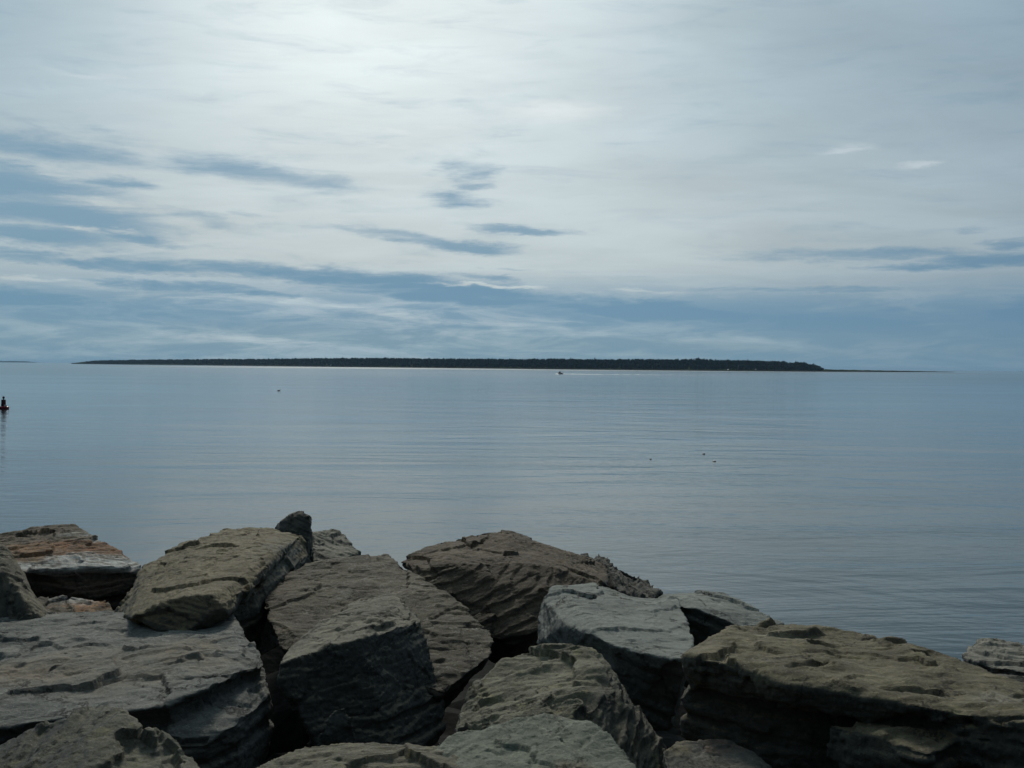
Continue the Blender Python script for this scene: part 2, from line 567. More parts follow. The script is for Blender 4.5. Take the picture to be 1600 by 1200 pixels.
def tree_h(px):
    return min(17.0, ztop(px) * 0.72)


def ground_z(px, tt):
    zt = ztop(px)
    base = max(0.6, zt - tree_h(px))
    if px > 1286 or px < 136:
        return float(np.interp(tt, [0, 10, 30, 80, 120], [-0.6, zt * .5, zt, zt * .8, -1.5]))
    return float(np.interp(tt, [0, 6, 22, 45, 160, 430, 620], [-0.6, 0.6, 2.2, 2.8, max(3.0, base), max(2.5, base * .9), -1.5]))


def on_island(px, tt):
    D, X = shore(px)
    k = (D + tt) / D
    return X * k, D + tt


ts = [0, 4, 9, 16, 25, 40, 80, 120, 160, 300, 430, 540, 620]
pxs = list(range(112, 1494, 4))
vs, fs = [], []
for i, px in enumerate(pxs):
    wig = 6 * math.sin(px * 0.11) + 5 * math.sin(px * 0.037 + 1)
    for tt in ts:
        x, y = on_island(px, tt)
        z = ground_z(px, tt) * (1 + 0.12 * math.sin(px * 0.31 + tt))
        vs.append((x, y + wig, z))
n = len(ts)
for i in range(len(pxs) - 1):
    for j in range(n - 1):
        a = i * n + j
        fs.append((a, a + n, a + n + 1, a + 1))
m = bpy.data.materials.new('island_ground')
m.use_nodes = True
t = NT(m.node_tree)
bs = m.node_tree.nodes['Principled BSDF']
co = t.node('ShaderNodeTexCoord').outputs['Object']
sp = t.node('ShaderNodeSeparateXYZ')
t.l.new(co, sp.inputs[0])
nz = t.noise(co, 0.02, 6, 0.6)
zz = t.math('ADD', sp.outputs[2], t.math('MULTIPLY', nz, 1.6))
col = t.mix(t.rng(zz, 1.0, 1.9), (0.035, 0.033, 0.03), (0.035, 0.036, 0.033))
col = t.mix(t.rng(zz, 2.7, 3.4), col, (0.045, 0.055, 0.025))
t.put(bs.inputs['Base Color'], col)
bs.inputs['Roughness'].default_value = 1.0
bs.inputs['Specular IOR Level'].default_value = 0.0
isl = link_mesh('island_terrain', vs, fs, m, smooth=True)
tag(isl, 'low island with a narrow dark shore across the water', kind='structure')

foliage = simple_mat('dark_spruce_foliage', (0.016, 0.030, 0.026), 0.9, 0.35, 0.08, 0.05)
bark = simple_mat('grey_bark', (0.10, 0.085, 0.07), 0.95, 0.3, 3)


def crown_geo(x, y, z, h, r, vs, fs, tiers=3, sides=6):
    """ragged tiers of a conifer"""
    for k in range(tiers):
        z0 = z + h * (0.10 + 0.80 * k / tiers)
        z1 = min(z + h, z0 + h * 1.5 / tiers) if k < tiers - 1 else z + h
        rr = r * (1.0 - 0.80 * k / tiers)
        b = len(vs)
        a0 = random.random() * 6.28
        for s in range(sides):
            q = rr * random.uniform(0.65, 1.25)
            a = a0 + 6.2832 * s / sides
            vs.append((x + q * math.cos(a), y + q * math.sin(a), z0 + random.uniform(-.06, .06) * h))
        vs.append((x + random.uniform(-.1, .1) * r, y, z1))
        for s in range(sides):
            fs.append((b + s, b + (s + 1) % sides, b + sides))
        fs.append(tuple(b + s for s in range(sides))[::-1])


def round_geo(x, y, z, h, r, vs, fs):
    """lumpy broadleaf crown of a few tilted caps"""
    for k in range(4):
        b = len(vs)
        ox, oy = random.uniform(-.5, .5) * r, random.uniform(-.5, .5) * r
        zc = z + h * random.uniform(0.45, 0.75)
        q = r * random.uniform(0.55, 0.8)
        for s in range(5):
            a = 6.2832 * s / 5 + k
            vs.append((x + ox + q * random.uniform(.8, 1.2) * math.cos(a), y + oy + q * math.sin(a), zc + random.uniform(-.1, .1) * h))
        vs.append((x + ox, y + oy, min(z + h, zc + h * 0.32)))
        vs.append((x + ox, y + oy, zc - h * 0.40))
        for s in range(5):
            fs.append((b + s, b + (s + 1) % 5, b + 5))
            fs.append((b + (s + 1) % 5, b + s, b + 6))


vs, fs = [], []
for i in range(8000):
    px = random.uniform(133, 1286)
    tt = 40 + 400 * random.random() ** 1.5
    if px > 1262: tt = 32 + 80 * random.random()
    if px < 200: tt = 20 + 100 * random.random()
    x, y = on_island(px, tt)
    zt = ztop(px)
    gz = ground_z(px, tt)
    clump = 0.5 + 0.5 * math.sin(px * 0.23 + 2.1 * math.sin(px * 0.071)) * math.sin(px * 0.11 + 1.3)
    h = (zt * y / interp(px, D_T) - gz) * random.choice((random.uniform(0.70, 0.92), random.uniform(0.85, 1.03))) * (0.92 + 0.09 * clump) - 0.2
    if random.random() < 0.03: h *= 1.06
    if tt < 70: h = min(h, tree_h(px) * 0.8)
    r = min(h * 0.33, random.uniform(2.0, 4.2))
    if random.random() < 0.6:
        crown_geo(x, y, gz - 0.5, h + 0.5, r, vs, fs, 3, 5)
    else:
        round_geo(x, y, gz - 0.5, h + 0.5, r * 1.5, vs, fs)
wood = link_mesh('island_wood', vs, fs, foliage)
tag(wood, 'dense dark wood covering the island from end to end', kind='stuff')


def far_tree(px, extra, label, group=None):
    tt = random.uniform(60, 130)
    x, y = on_island(px, tt)
    zt = (ztop(px) - EYE) * (interp(px, D_T) + tt) / interp(px, D_T) + EYE
    gz = ground_z(px, tt)
    h = zt + extra * 1.1 + 1.6 - gz
    root = empty('spruce_tree', (x, y, gz - 0.3))
    tag(root, label, 'tree', group)
    v, f = [], []
    crown_geo(0, 0, h * 0.22, h * 0.78, 4.2, v, f, 6, 8)
    link_mesh('crown', v, f, foliage, root)
    link_bm('trunk', lathe([(0.35, 0), (0.28, h * 0.4), (0.08, h * 0.93)], 7), bark, root)


G = 'taller spruces standing out of the island treeline'
for px, ex, lb in [(1091, 1.8, 'tallest spruce breaking the treeline right of the middle of the island'),
                   (1100, 0.4, 'spruce just right of the tallest tree of the island'),
                   (1168, 1.2, 'pointed spruce above the treeline over the white hut on the shore'),
                   (1243, 1.5, 'spruce standing beside the notch near the right end of the wood'),
                   (1256, 1.2, 'rounded spruce between the notch and the last tree of the wood'),
                   (1271, 0.8, 'last tree at the right end of the wood, before the bare spit'),
                   (929, 1.8, 'pointed spruce above the treeline to the right of the motorboat'),
                   (891, 1.4, 'pointed spruce above the treeline straight over the motorboat'),
                   (535, 1.9, 'pointed spruce above the treeline right of the white house'),
                   (508, 1.5, 'pointed spruce above the treeline left of the white house')]:
    far_tree(px, ex, lb, G)

# small buildings and marks on the island shore
white_paint = simple_mat('white_paint', (0.80, 0.80, 0.78), 0.5, 0.06, 0.6)
grey_board = simple_mat('weathered_grey_board', (0.24, 0.24, 0.23), 0.85, 0.2, 0.8)
dark_roof = simple_mat('dark_shingle_roof', (0.07, 0.07, 0.075), 0.8, 0.2, 1.5)
dark_pane = simple_mat('dark_window_glass', (0.02, 0.025, 0.03), 0.15, 0.1, 1.0, 0.5)


def cottage(name, label, px, tt, wd, dp, hh, wall_m, roof_m, nwin=2):
    x, y = on_island(px, tt)
    z = ground_z(px, tt) - 0.2
    root = empty(name, (x, y, z), 0.15)
    tag(root, label, 'house' if 'house' in name else 'hut')
    rh = wd * 0.32
    a, b = wd / 2, dp / 2
    v = [(-a, -b, 0), (a, -b, 0), (a, b, 0), (-a, b, 0), (-a, -b, hh), (a, -b, hh), (a, b, hh), (-a, b, hh), (0, -b, hh + rh), (0, b, hh + rh)]
    link_mesh('wall', v, [(0, 1, 5, 8, 4), (1, 2, 6, 5), (2, 3, 7, 9, 6), (3, 0, 4, 7), (3, 2, 1, 0)], wall_m, root)
    e, th = 0.35, 0.15
    v = []
    for yy in (-b - e, b + e):
        v += [(-a - e, yy, hh - e * .6), (0, yy, hh + rh + .03), (a + e, yy, hh - e * .6), (a + e, yy, hh - e * .6 + th), (0, yy, hh + rh + .03 + th), (-a - e, yy, hh - e * .6 + th)]
    f = [(0, 1, 4, 5), (1, 2, 3, 4), (6, 11, 10, 7), (7, 10, 9, 8)] + [(i, i + 6, (i + 1) % 6 + 6, (i + 1) % 6) for i in range(6)]
    link_mesh('roof', v, f, roof_m, root)
    for k in range(nwin):
        xw = (k + 0.5) / nwin * wd - a
        fr = link_bm('window', box_bm(xw, -b - 0.03, hh * .55, 0.9, 0.1, 1.0), wall_m, root)
        link_bm('pane', box_bm(xw, -b - 0.09, hh * .55, 0.75, 0.04, 0.85), dark_pane, fr)


cottage('white_house', 'small bright white house at the foot of the wood, left part of the island', 516.5, 30, 6.0, 7.0, 4.2, white_paint, white_paint, 2)
cottage('grey_hut', 'dim grey hut just right of the white house on the island shore', 551, 26, 6.5, 6, 3.0, grey_board, dark_roof)
cottage('white_hut', 'tiny white hut at the water edge of the right part of the island', 1137.5, 12, 2.6, 3.0, 2.4, white_paint, white_paint, 1)
cottage('brown_shed', 'low dull shed on the island shore, rightmost of the buildings', 1181, 20, 4.0, 4, 2.6, grey_board, grey_board, 1)
x, y = on_island(1153, 22)
root = empty('shore_beacon', (x, y, ground_z(1153, 22)))
tag(root, 'slender pale beacon mast in front of the dark wood, right part of the island', 'beacon')
link_bm('mast', lathe([(0.42, 0), (0.30, 9.0)], 8), grey_board, root)
link_bm('platform', lathe([(0.9, 9.0), (0.9, 9.3)], 8), grey_board, root)
link_bm('lantern', lathe([(0.45, 9.3), (0.45, 10.3), (0.1, 10.8)], 8), white_paint, root)

# far headland, extreme left
vs, fs = [], []
prof = [(-260, .4), (-200, 30), (-140, 52), (-90, 40), (-50, 46), (-20, 36), (-2, 40), (4, 30), (8, 22), (11, 14), (13, 0.3)]
Dh = 17500
for px, h in prof:
    X = (px - 800) / FPX * Dh
    h *= 0.6
    px -= 6
    vs += [(X, Dh, -1), (X, Dh + 500, h), (X * 1.03, Dh + 1500, h * 0.9), (X * 1.06, Dh + 2400, -1)]
for i in range(len(prof) - 1):
    for j in range(3):
        a = i * 4 + j
        fs.append((a, a + 4, a + 5, a + 1))
hl = link_mesh('headland', vs, fs, simple_mat('far_wooded_land', (0.02, 0.032, 0.032), 0.95, 0.3, 0.004, 0.0), smooth=True)
tag(hl, 'faint blue headland on the horizon at the far left', kind='structure')

# ------------------------------------------------------------------ motorboat and wake
hull_m = simple_mat('dark_painted_hull', (0.035, 0.04, 0.05), 0.35, 0.2, 2.0)
deck_m = simple_mat('grey_boat_deck', (0.16, 0.17, 0.18), 0.6, 0.2, 3.0)
glass_m = simple_mat('tinted_windscreen', (0.05, 0.065, 0.075), 0.1, 0.05, 1.0, 0.6)
pb = at(875.5, 584.6, -EYE)
boat = empty('motorboat', (pb.x, pb.y, 0.0), math.radians(152))
boat.scale = (1.0, 1.0, 1.3)
tag(boat, 'small dark motorboat heading left with a white wake behind it', 'boat')
bm = bmesh.new()
secs = [(-2.4, .85, .62, .25), (-1.6, .92, .64, .2), (-0.4, .95, .68, .15), (0.9, .85, .78, .15), (1.8, .55, .92, .3), (2.35, .22, 1.02, .55), (2.6, .03, 1.08, .85)]
rows = []
for x_, hw, gz, kz in secs:
    rows.append([bm.verts.new(p) for p in ((x_, -hw, gz), (x_, -hw * .8, gz * .35 + kz * .2), (x_, 0, kz - .35), (x_, hw * .8, gz * .35 + kz * .2), (x_, hw, gz), (x_, hw * .82, gz - .02), (x_, 0, max(kz, gz - .40)), (x_, -hw * .82, gz - .02))])
for a, b in zip(rows, rows[1:]):
    for i in range(8):
        bm.faces.new((a[i], a[(i + 1) % 8], b[(i + 1) % 8], b[i]))
bm.faces.new(rows[0])
bm.faces.new(rows[-1][::-1])
bmesh.ops.recalc_face_normals(bm, faces=bm.faces)
link_bm('hull', bm, hull_m, boat, True)
link_bm('cabin', box_bm(0.55, 0, 1.1, 1.5, 1.25, 0.75, 0.12), hull_m, boat)
link_bm('windscreen', box_bm(0.35, 0, 1.62, 0.7, 1.15, 0.38, 0.05, (0, -0.0, 0)), glass_m, boat)
om_ = link_bm('outboard_motor', box_bm(-2.5, 0, 0.95, 0.35, 0.4, 0.6, 0.08), hull_m, boat)
link_bm('shaft', box_bm(-2.62, 0, 0.35, 0.14, 0.12, 0.75, 0.02), deck_m, om_)
link_bm('seat', box_bm(-0.9, 0, 0.72, 0.5, 1.2, 0.45, 0.05), deck_m, boat)

m = bpy.data.materials.new('sea_foam')
m.use_nodes = True
t = NT(m.node_tree)
bs = m.node_tree.nodes['Principled BSDF']
bs.inputs['Base Color'].default_value = (0.75, 0.8, 0.82, 1)
bs.inputs['Roughness'].default_value = 0.6
tr = t.node('ShaderNodeBsdfTransparent')
mx = t.node('ShaderNodeMixShader')
co = t.node('ShaderNodeTexCoord').outputs['Object']
sp = t.node('ShaderNodeSeparateXYZ')
t.l.new(co, sp.inputs[0])
thin = t.rng(sp.outputs[0], 0.0, 150.0, 0.30, 0.62, False)
t.put(mx.inputs[0], t.rng(t.math('SUBTRACT', t.noise(t.mapping(co, sc=(.12, .5, .5)), 1.0, 6, 0.7), thin), -0.05, 0.10, 0.0, 0.95))
t.l.new(tr.outputs[0], mx.inputs[1])
t.l.new(bs.outputs[0], mx.inputs[2])
t.l.new(mx.outputs[0], m.node_tree.nodes['Material Output'].inputs[0])
# foam lies as a low bank on the water: from the bow back along the course
vs, fs = [], []
N = 60
for i in range(N + 1):
    u = i / N
    xx = -5.0 + 155.0 * u
    bow = math.exp(-((xx + 2.5) / 2.0) ** 2)
    hw = 1.2 + 8.0 * u + 0.6 * bow
    hz = 0.40 * math.exp(-max(0, xx) / 40) + 0.10 + 0.1 * bow
    hz *= min(1, (xx + 5.2) / 2.0)
    yc = 30.0 * u * u * 0.8
    for k, (a, b) in enumerate(((-1, 0.02), (-.6, .7), (0, .55), (.6, .75), (1, .02))):
        vs.append((xx, yc + a * hw + random.uniform(-.3, .3), 0.03 + b * hz * random.uniform(.5, 1.2)))
for i in range(N):
    for k in range(4):
        a = i * 5 + k
        fs.append((a, a + 5, a + 6, a + 1))
wake = link_mesh('boat_wake', vs, fs, m, smooth=True)
wake.location = (pb.x, pb.y, 0.02)
tag(wake, 'white foam wake trailing right behind the motorboat', kind='stuff')

# ------------------------------------------------------------------ buoy
red = simple_mat('red_buoy_paint', (0.30, 0.012, 0.035), 0.35, 0.3, 3.0)
dred = simple_mat('dark_lattice_paint', (0.05, 0.012, 0.022), 0.6, 0.3, 3.0)
pbz = at(5.5, 638.5, -EYE)
k = pbz.y / FPX          # metres per photograph pixel there
buoy = empty('navigation_buoy', (pbz.x, pbz.y, 0), 0.0)
tag(buoy, 'red navigation buoy with a dark tower on the water at the left edge', 'buoy')
link_bm('float', lathe([(5.2 * k, -0.4), (7.6 * k, -0.1), (8.2 * k, 0.15), (8.2 * k, 2.6 * k), (7.4 * k, 3.4 * k), (3.6 * k, 4.0 * k)], 28), red, buoy, True)
legs = []
tw = link_bm('tower', lathe([(3.7 * k, 4.0 * k), (3.4 * k, 9.0 * k), (2.9 * k, 13.6 * k), (3.1 * k, 13.8 * k), (3.1 * k, 14.2 * k), (0.8 * k, 14.3 * k), (0.7 * k, 15.6 * k)], 14), dred, buoy)
for i in range(6):
    a = i * math.pi / 3
    bm = box_bm(0, 0, 8.7 * k, 0.5 * k, 0.5 * k, 9.6 * k)
    bmesh.ops.translate(bm, vec=(3.3 * k * math.cos(a), 3.3 * k * math.sin(a), 0), verts=bm.verts)
    link_bm('stay', bm, red, tw)
ln = link_bm('lantern', lathe([(0.9 * k, 15.6 * k), (1.7 * k, 16.0 * k), (1.8 * k, 18.0 * k), (1.3 * k, 19.0 * k), (0.3 * k, 19.4 * k)], 14), dred, buoy, True)
link_bm('glint_block', box_bm(5.0 * k, -4.2 * k, 4.6 * k, 4.2 * k, 1.6 * k, 2.6 * k, 0.3 * k), white_paint, buoy)  # added white block, a painted stand-in for the glint on the float

# ------------------------------------------------------------------ small floating things
feather = simple_mat('dark_feathers', (0.03, 0.03, 0.032), 0.6, 0.3, 9.0)
pf = at(435.5, 610.6, -EYE)
bird = empty('seabird', (pf.x, pf.y, 0), 0.3)
tag(bird, 'dark seabird resting alone on the water below the left half of the island', 'bird')
bm = bmesh.new()
bmesh.ops.create_uvsphere(bm, u_segments=14, v_segments=9, radius=1)
for v in bm.verts:
    x_, y_, z_ = v.co
    v.co = (x_ * 0.36, y_ * 0.15 * (1 - 0.3 * abs(x_)), z_ * 0.13 + 0.06 + 0.06 * max(0, -x_) ** 2)
b_ = link_bm('body', bm, feather, bird, True)
bm = bmesh.new()
pts = [(0.24, .10, .06), (0.32, .20, .045), (0.35, .29, .045), (0.40, .33, .055), (0.46, .33, .035), (0.55, .325, .008)]
rr_ = []
for x_, z_, r_ in pts:
    rr_.append([bm.verts.new((x_ + (r_ * math.cos(a) if z_ < .3 else 0), r_ * math.sin(a) * .8, z_ + (0 if z_ < .3 else r_ * math.cos(a)))) for a in [i * math.pi / 4 for i in range(8)]])
for a, b in zip(rr_, rr_[1:]):
    for i in range(8):
        bm.faces.new((a[i], a[(i + 1) % 8], b[(i + 1) % 8], b[i]))
bm.faces.new(rr_[-1])
link_bm('head', bm, feather, bird, True)

weed_m = simple_mat('wet_dark_seaweed', (0.03, 0.028, 0.018), 0.4, 0.4, 9.0)
for px, py, wpx, lb in [(1016.5, 717.5, 3.0, 'floating weed clump, the left one of the three, below the rippled band'),
                        (1099.5, 709.5, 4.2, 'darkest floating weed clump, top one of the three right of the middle'),
                        (1116, 721.3, 4.6, 'thin floating weed clump, lowest and rightmost of the three')]:
    p = at(px, py, -EYE)
    s = wpx * p.y / FPX / 2
    bm = bmesh.new()
    bmesh.ops.create_icosphere(bm, subdivisions=3, radius=1)
    for v in bm.verts:
        nn = 1 + 0.35 * math.sin(v.co.x * 7 + v.co.y * 5 + px) * math.cos(v.co.y * 6 + v.co.z * 4)
        v.co = Vector((v.co.x * s * 1.1 * nn, v.co.y * s * 1.6 * nn, v.co.z * s * .5 * nn))
    o = link_bm('floating_weed', bm, weed_m, None, True)
    o.location = (p.x, p.y, 0.01)
    tag(o, lb, 'seaweed', 'dark bits floating on the water')

# ------------------------------------------------------------------ breakwater core under the boulders
nx, ny = 150, 110
xs = np.linspace(-26, 26, nx)
ys = np.linspace(-7, 24, ny)
GX, GY = np.meshgrid(xs, ys)
P = np.stack([GX.ravel(), GY.ravel(), np.zeros(GX.size)], 1)
z = np.interp(P[:, 1], [-7, -3, 5.5, 7.5, 10.0, 24], [3.4, 3.85, 3.8, 4.05, 4.05, -4.5])
z = z + 0.5 * np.exp(-((P[:, 0] + 2.0) / 0.9) ** 2 - ((P[:, 1] - 9.2) / 0.9) ** 2)
z2 = np.interp(P[:, 1], [-7, -3, 5.0, 8.3, 24], [3.4, 3.9, 3.9, 3.8, -5.5])
kx = np.clip((P[:, 0] - 1.5) / 0.8, 0, 1)
z = z * (1 - kx) + z2 * kx
inside = np.clip(1.25 - np.abs(P[:, 0]) / (0.62 * np.maximum(P[:, 1], 1.0) + 1.6), 0, 1) * (P[:, 1] > 1)
z = z + 0.55 * (1 - np.clip(inside * 4, 0, 1)) * (P[:, 1] < 9)
z = z + 0.22 * chips(P * 0.9 + 3.1) + 0.10 * fbm(P * 2.2, 3)
P[:, 2] = z - 0.25
fs = [(j * nx + i, j * nx + i + 1, (j + 1) * nx + i + 1, (j + 1) * nx + i) for j in range(ny - 1) for i in range(nx - 1)]
core_m = simple_mat('gap_shade_rubble', (0.016, 0.017, 0.015), 0.95, 0.5, 6.0, 0.08, 0.02)  # near black: the shade of the gaps is painted into the rubble colour
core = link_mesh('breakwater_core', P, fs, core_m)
tag(core, 'rubble core of the breakwater, coloured dark as shade in the gaps under the boulders', kind='structure')


# ------------------------------------------------------------------ boulders
def hull_bm(bm, pts):
    vs = [bm.verts.new(p) for p in pts]
    r = bmesh.ops.convex_hull(bm, input=vs)
    junk = [g for g in r['geom_interior'] if isinstance(g, bmesh.types.BMVert)] + \
           [g for g in r['geom_unused'] if isinstance(g, bmesh.types.BMVert)]
    if junk:
        bmesh.ops.delete(bm, geom=list({v for v in junk if v.is_valid}), context='VERTS')


def knap(pts, n, depth, rnd):
    """knock flat facets off the corners and edges of a convex block"""
    tb = bmesh.new()
    hull_bm(tb, pts)
    for _ in range(n):
        d = Vector((rnd.gauss(0, 1), rnd.gauss(0, 1), rnd.gauss(0, 1))).normalized()
        sup = max(v.co.dot(d) for v in tb.verts)
        dep = depth * rnd.uniform(0.25, 1.0)
        near_ = [v for v in tb.verts if v.co.dot(d) > sup - dep]
        if len(near_) > 3:
            continue                      # nearly parallel to a face: leave that face alone
        bmesh.ops.bisect_plane(tb, geom=tb.verts[:] + tb.edges[:] + tb.faces[:], plane_co=d * (sup - dep), plane_no=d, clear_outer=True)
        q = [v.co.copy() for v in tb.verts]
        tb.free()
        tb = bmesh.new()
        hull_bm(tb, q)
    q = [v.co.copy() for v in tb.verts]
    tb.free()
    return q


def boulder(label, hulls, m, nb=(0, 0, 1), vox=0.013, chip=0.05, strata=0.012, T=0.05, warp=0.035, fine=0.006,
            dents=(), seed=0, terr=0.5, chip2=0.0105, cut=0.055, lay=0.0):
    """hulls: list of (points, drop, taper) - the visible corners, and how far the mass goes down below them"""
    bm = bmesh.new()
    rnd = random.Random(seed * 17 + 5)
    for hp in hulls:
        pts, drop, taper = hp
        pts = [at(*p) for p in pts]
        if drop:
            c = sum(pts, Vector()) / len(pts)
            low_ = []
            for p in pts:
                q = p.lerp(Vector((c.x, c.y, p.z)), taper)
                low_.append(Vector((q.x, q.y + 0.02, min(p.z, c.z) - drop)))
            pts = pts + low_
        size = (Vector([max(p[i] for p in pts) for i in range(3)]) - Vector([min(p[i] for p in pts) for i in range(3)])).length
        pts = knap(pts, 9, cut * min(1.0, size / 2.2), rnd)
        hull_bm(bm, pts)
    me = bpy.data.meshes.new('tmp')
    bm.to_mesh(me)
    bm.free()
    o = bpy.data.objects.new('boulder', me)
    C.objects.link(o)
    md = o.modifiers.new('r', 'REMESH')
    md.mode = 'VOXEL'
    md.voxel_size = vox * 0.8
    dg = bpy.context.evaluated_depsgraph_get()
    dg.update()
    me2 = bpy.data.meshes.new_from_object(o.evaluated_get(dg), depsgraph=dg)
    o.modifiers.clear()
    o.data = me2
    bpy.data.meshes.remove(me)
    me2.name = 'boulder'
    nv = len(me2.vertices)
    co = np.empty(nv * 3, np.float32)
    no = np.empty(nv * 3, np.float32)
    me2.vertices.foreach_get('co', co)
    me2.vertex_normals.foreach_get('vector', no)
    P = co.reshape(-1, 3).astype(np.float64)
    Nn = no.reshape(-1, 3).astype(np.float64)
    off = np.array((seed * 13.7, seed * 5.1, seed * 9.3))
    nbv = np.array(Vector(nb).normalized())
    Q = P + off
    # edges that wander
    wv_ = np.stack([fbm(Q * 2.6 + k * 31.0, 4, 0.6) for k in range(3)], 1) * warp * 0.28
    d = np.zeros(nv)
    # fractured facets at two sizes, softened where the facet function is continuous
    d += chip * 0.48 * np.clip(chips(Q * 2.2 + 0.5 * wv_ / max(warp, 1e-6), 1.25, 0.12), -1.0, 1.0)
    tn = np.array((1.0, 0.25 * math.sin(seed * 2.1), 0.0))
    tn -= nbv * (tn @ nbv)
    tn /= np.linalg.norm(tn)
    Qs = Q + np.outer((Q @ nbv), nbv) * 1.8 - np.outer((Q @ tn), tn) * 0.58   # flakes lie along the bedding, drawn out
    cm = np.clip(0.35 + 1.4 * fbm(Q * 1.1 + 11, 3), 0, 1)
    d += chip2 * 1.05 * (0.25 + 0.75 * cm) * np.clip(chips(Qs * 7.0 + 3.0 * wv_, 1.3, 0.35), -1.0, 1.0)
    d += chip2 * 0.42 * np.clip(chips(Qs * 19.0, 1.3, 0.4), -1.2, 1.2)
    # bedding: terraces on faces across it, ribs on faces along it
    s = (Q @ nbv) / T + 0.9 * fbm(Qs * 1.7 + 7, 3) + 0.45 * fbm(Qs * 6 + 3, 3)
    fl = np.floor(s)
    fr = s - fl
    hsh = _hash1[(fl.astype(np.int64) * 37 + seed * 11) & 255]
    hsn = _hash1[((fl.astype(np.int64) + 1) * 37 + seed * 11) & 255]
    sm = np.clip((fr - 0.78) / 0.22, 0, 1)
    rib = hsh * (1 - sm) + hsn * sm
    al = np.abs(Nn @ nbv)
    msk = np.clip(0.45 + 1.5 * fbm(Q * 0.9 + 40, 3), 0, 1)
    msk2 = np.clip(0.40 + 1.6 * fbm(Q * 1.3 + 80, 3), 0, 1)
    d += strata * (1 - al ** 2) * rib * np.maximum(0.25 + 0.75 * msk, lay)
    d += fine * 0.28 * (fbm(Qs * 11, 4, 0.7)) + fine * 0.4 * perlin(Q * 55)
    step = (np.clip((fr - 0.45) / 0.10, 0, 1) - fr) * T * terr * al * np.maximum(msk2, lay)
    P2 = P + wv_ + Nn * d[:, None] + nbv[None, :] * step[:, None]
    for cen, rad, dirv, amt in dents:
        c = np.array(at(*cen))
        rad = np.array(rad)
        q = ((P2 - c) / rad)
        r2 = (q ** 2).sum(1) + 0.35 * fbm(Q * 4, 2)
        k_ = np.clip(1 - r2, 0, 1)
        k_ = k_ * k_ * (3 - 2 * k_)
        P2 = P2 + np.array(dirv)[None, :] * (amt * k_)[:, None]
    me2.vertices.foreach_set('co', P2.astype(np.float32).ravel())
    me2.polygons.foreach_set('use_smooth', np.ones(len(me2.polygons), bool))
    me2.materials.clear()
    me2.materials.append(m)
    me2.update()
    tag(o, label, 'rock', 'armour boulders of the breakwater')
    global NVERT
    NVERT += nv
    return o


NVERT = 0
A = at
grey_g = ((0.15, 0.165, 0.15), (0.235, 0.245, 0.215))
brown = ((0.15, 0.13, 0.10), (0.23, 0.205, 0.16))
olive = ((0.15, 0.145, 0.105), (0.25, 0.235, 0.17))
pale = ((0.23, 0.26, 0.26), (0.32, 0.35, 0.34))
dk = ((0.09, 0.09, 0.08), (0.15, 0.145, 0.13))
RUST = (0.30, 0.13, 0.055)
WHITE = (0.62, 0.62, 0.58)

# --- back row, left to right
nb1 = (0.10, -0.25, 1)
boulder('rust stained boulder with a white encrusted rim, back row at the far left',
        [([(-60, 850, 8.6), (35, 833, 8.9), (75, 822, 9.2), (107, 820, 9.2), (150, 846, 8.7), (205, 869, 8.2), (224, 889, 8.0),
           (-60, 890, 7.8), (25, 884, 7.75), (45, 889, 7.7), (150, 881, 7.9),
           (60, 934, 7.75), (150, 934, 7.8), (196, 925, 7.9), (-60, 934, 7.8)], 0.45, 0.1)],
        rock_mat('rusty_rock', (0.13, 0.105, 0.075), (0.22, 0.18, 0.13), nb1, 0.5,
                 [(A(110, 857, 8.3), (0.55, 0.35, 0.16), RUST, 0.8), (A(50, 862, 8.2), (0.3, 0.3, 0.15), (0.26, 0.15, 0.07), 0.7),
                  (A(160, 877, 8.05), (0.42, 0.22, 0.07), WHITE, 0.95), (A(80, 886, 7.8), (0.35, 0.12, 0.055), WHITE, 0.9),
                  (A(140, 845, 8.8), (0.35, 0.2, 0.06), (0.5, 0.5, 0.46), 0.8),
                  (A(110, 915, 7.7), (0.6, 0.3, 0.13), (0.09, 0.055, 0.035), 0.75)], dark=0.6),
        nb1, chip=0.05, strata=0.022, T=0.045, terr=1.0, lay=0.7, seed=1)

boulder('small orange streaked stone between the rusty boulder and big left slab',
        [([(60, 936, 7.5), (110, 930, 7.5), (170, 938, 7.4), (185, 962, 7.0), (120, 975, 6.9), (50, 972, 6.9)], 0.4, 0.1)],
        rock_mat('orange_streak_rock', (0.10, 0.085, 0.065), (0.18, 0.15, 0.11), (0.3, 0, 1), 0.6,
                 [(A(140, 948, 7.3), (0.25, 0.2, 0.05), (0.34, 0.17, 0.07), 0.85), (A(115, 936, 7.4), (0.2, 0.15, 0.03), WHITE, 0.6)]),
        (0.3, 0, 1), strata=0.02, seed=2)

boulder('narrow upright boulder with a lit slanting edge, cut by the left border',
        [([(-70, 842, 7.0), (2, 850, 6.9), (15, 870, 6.85), (40, 905, 6.75), (58, 935, 6.65), (74, 962, 6.5),
           (-70, 885, 6.6), (0, 893, 6.55), (34, 930, 6.45), (60, 964, 6.35), (-70, 1000, 6.4), (30, 990, 6.4)], 0.3, 0.05)],
        rock_mat('edge_rock', (0.16, 0.15, 0.12), (0.26, 0.24, 0.185), (0.8, -0.2, 0.6), 0.35),
        (0.8, -0.2, 0.6), chip=0.04, seed=3)

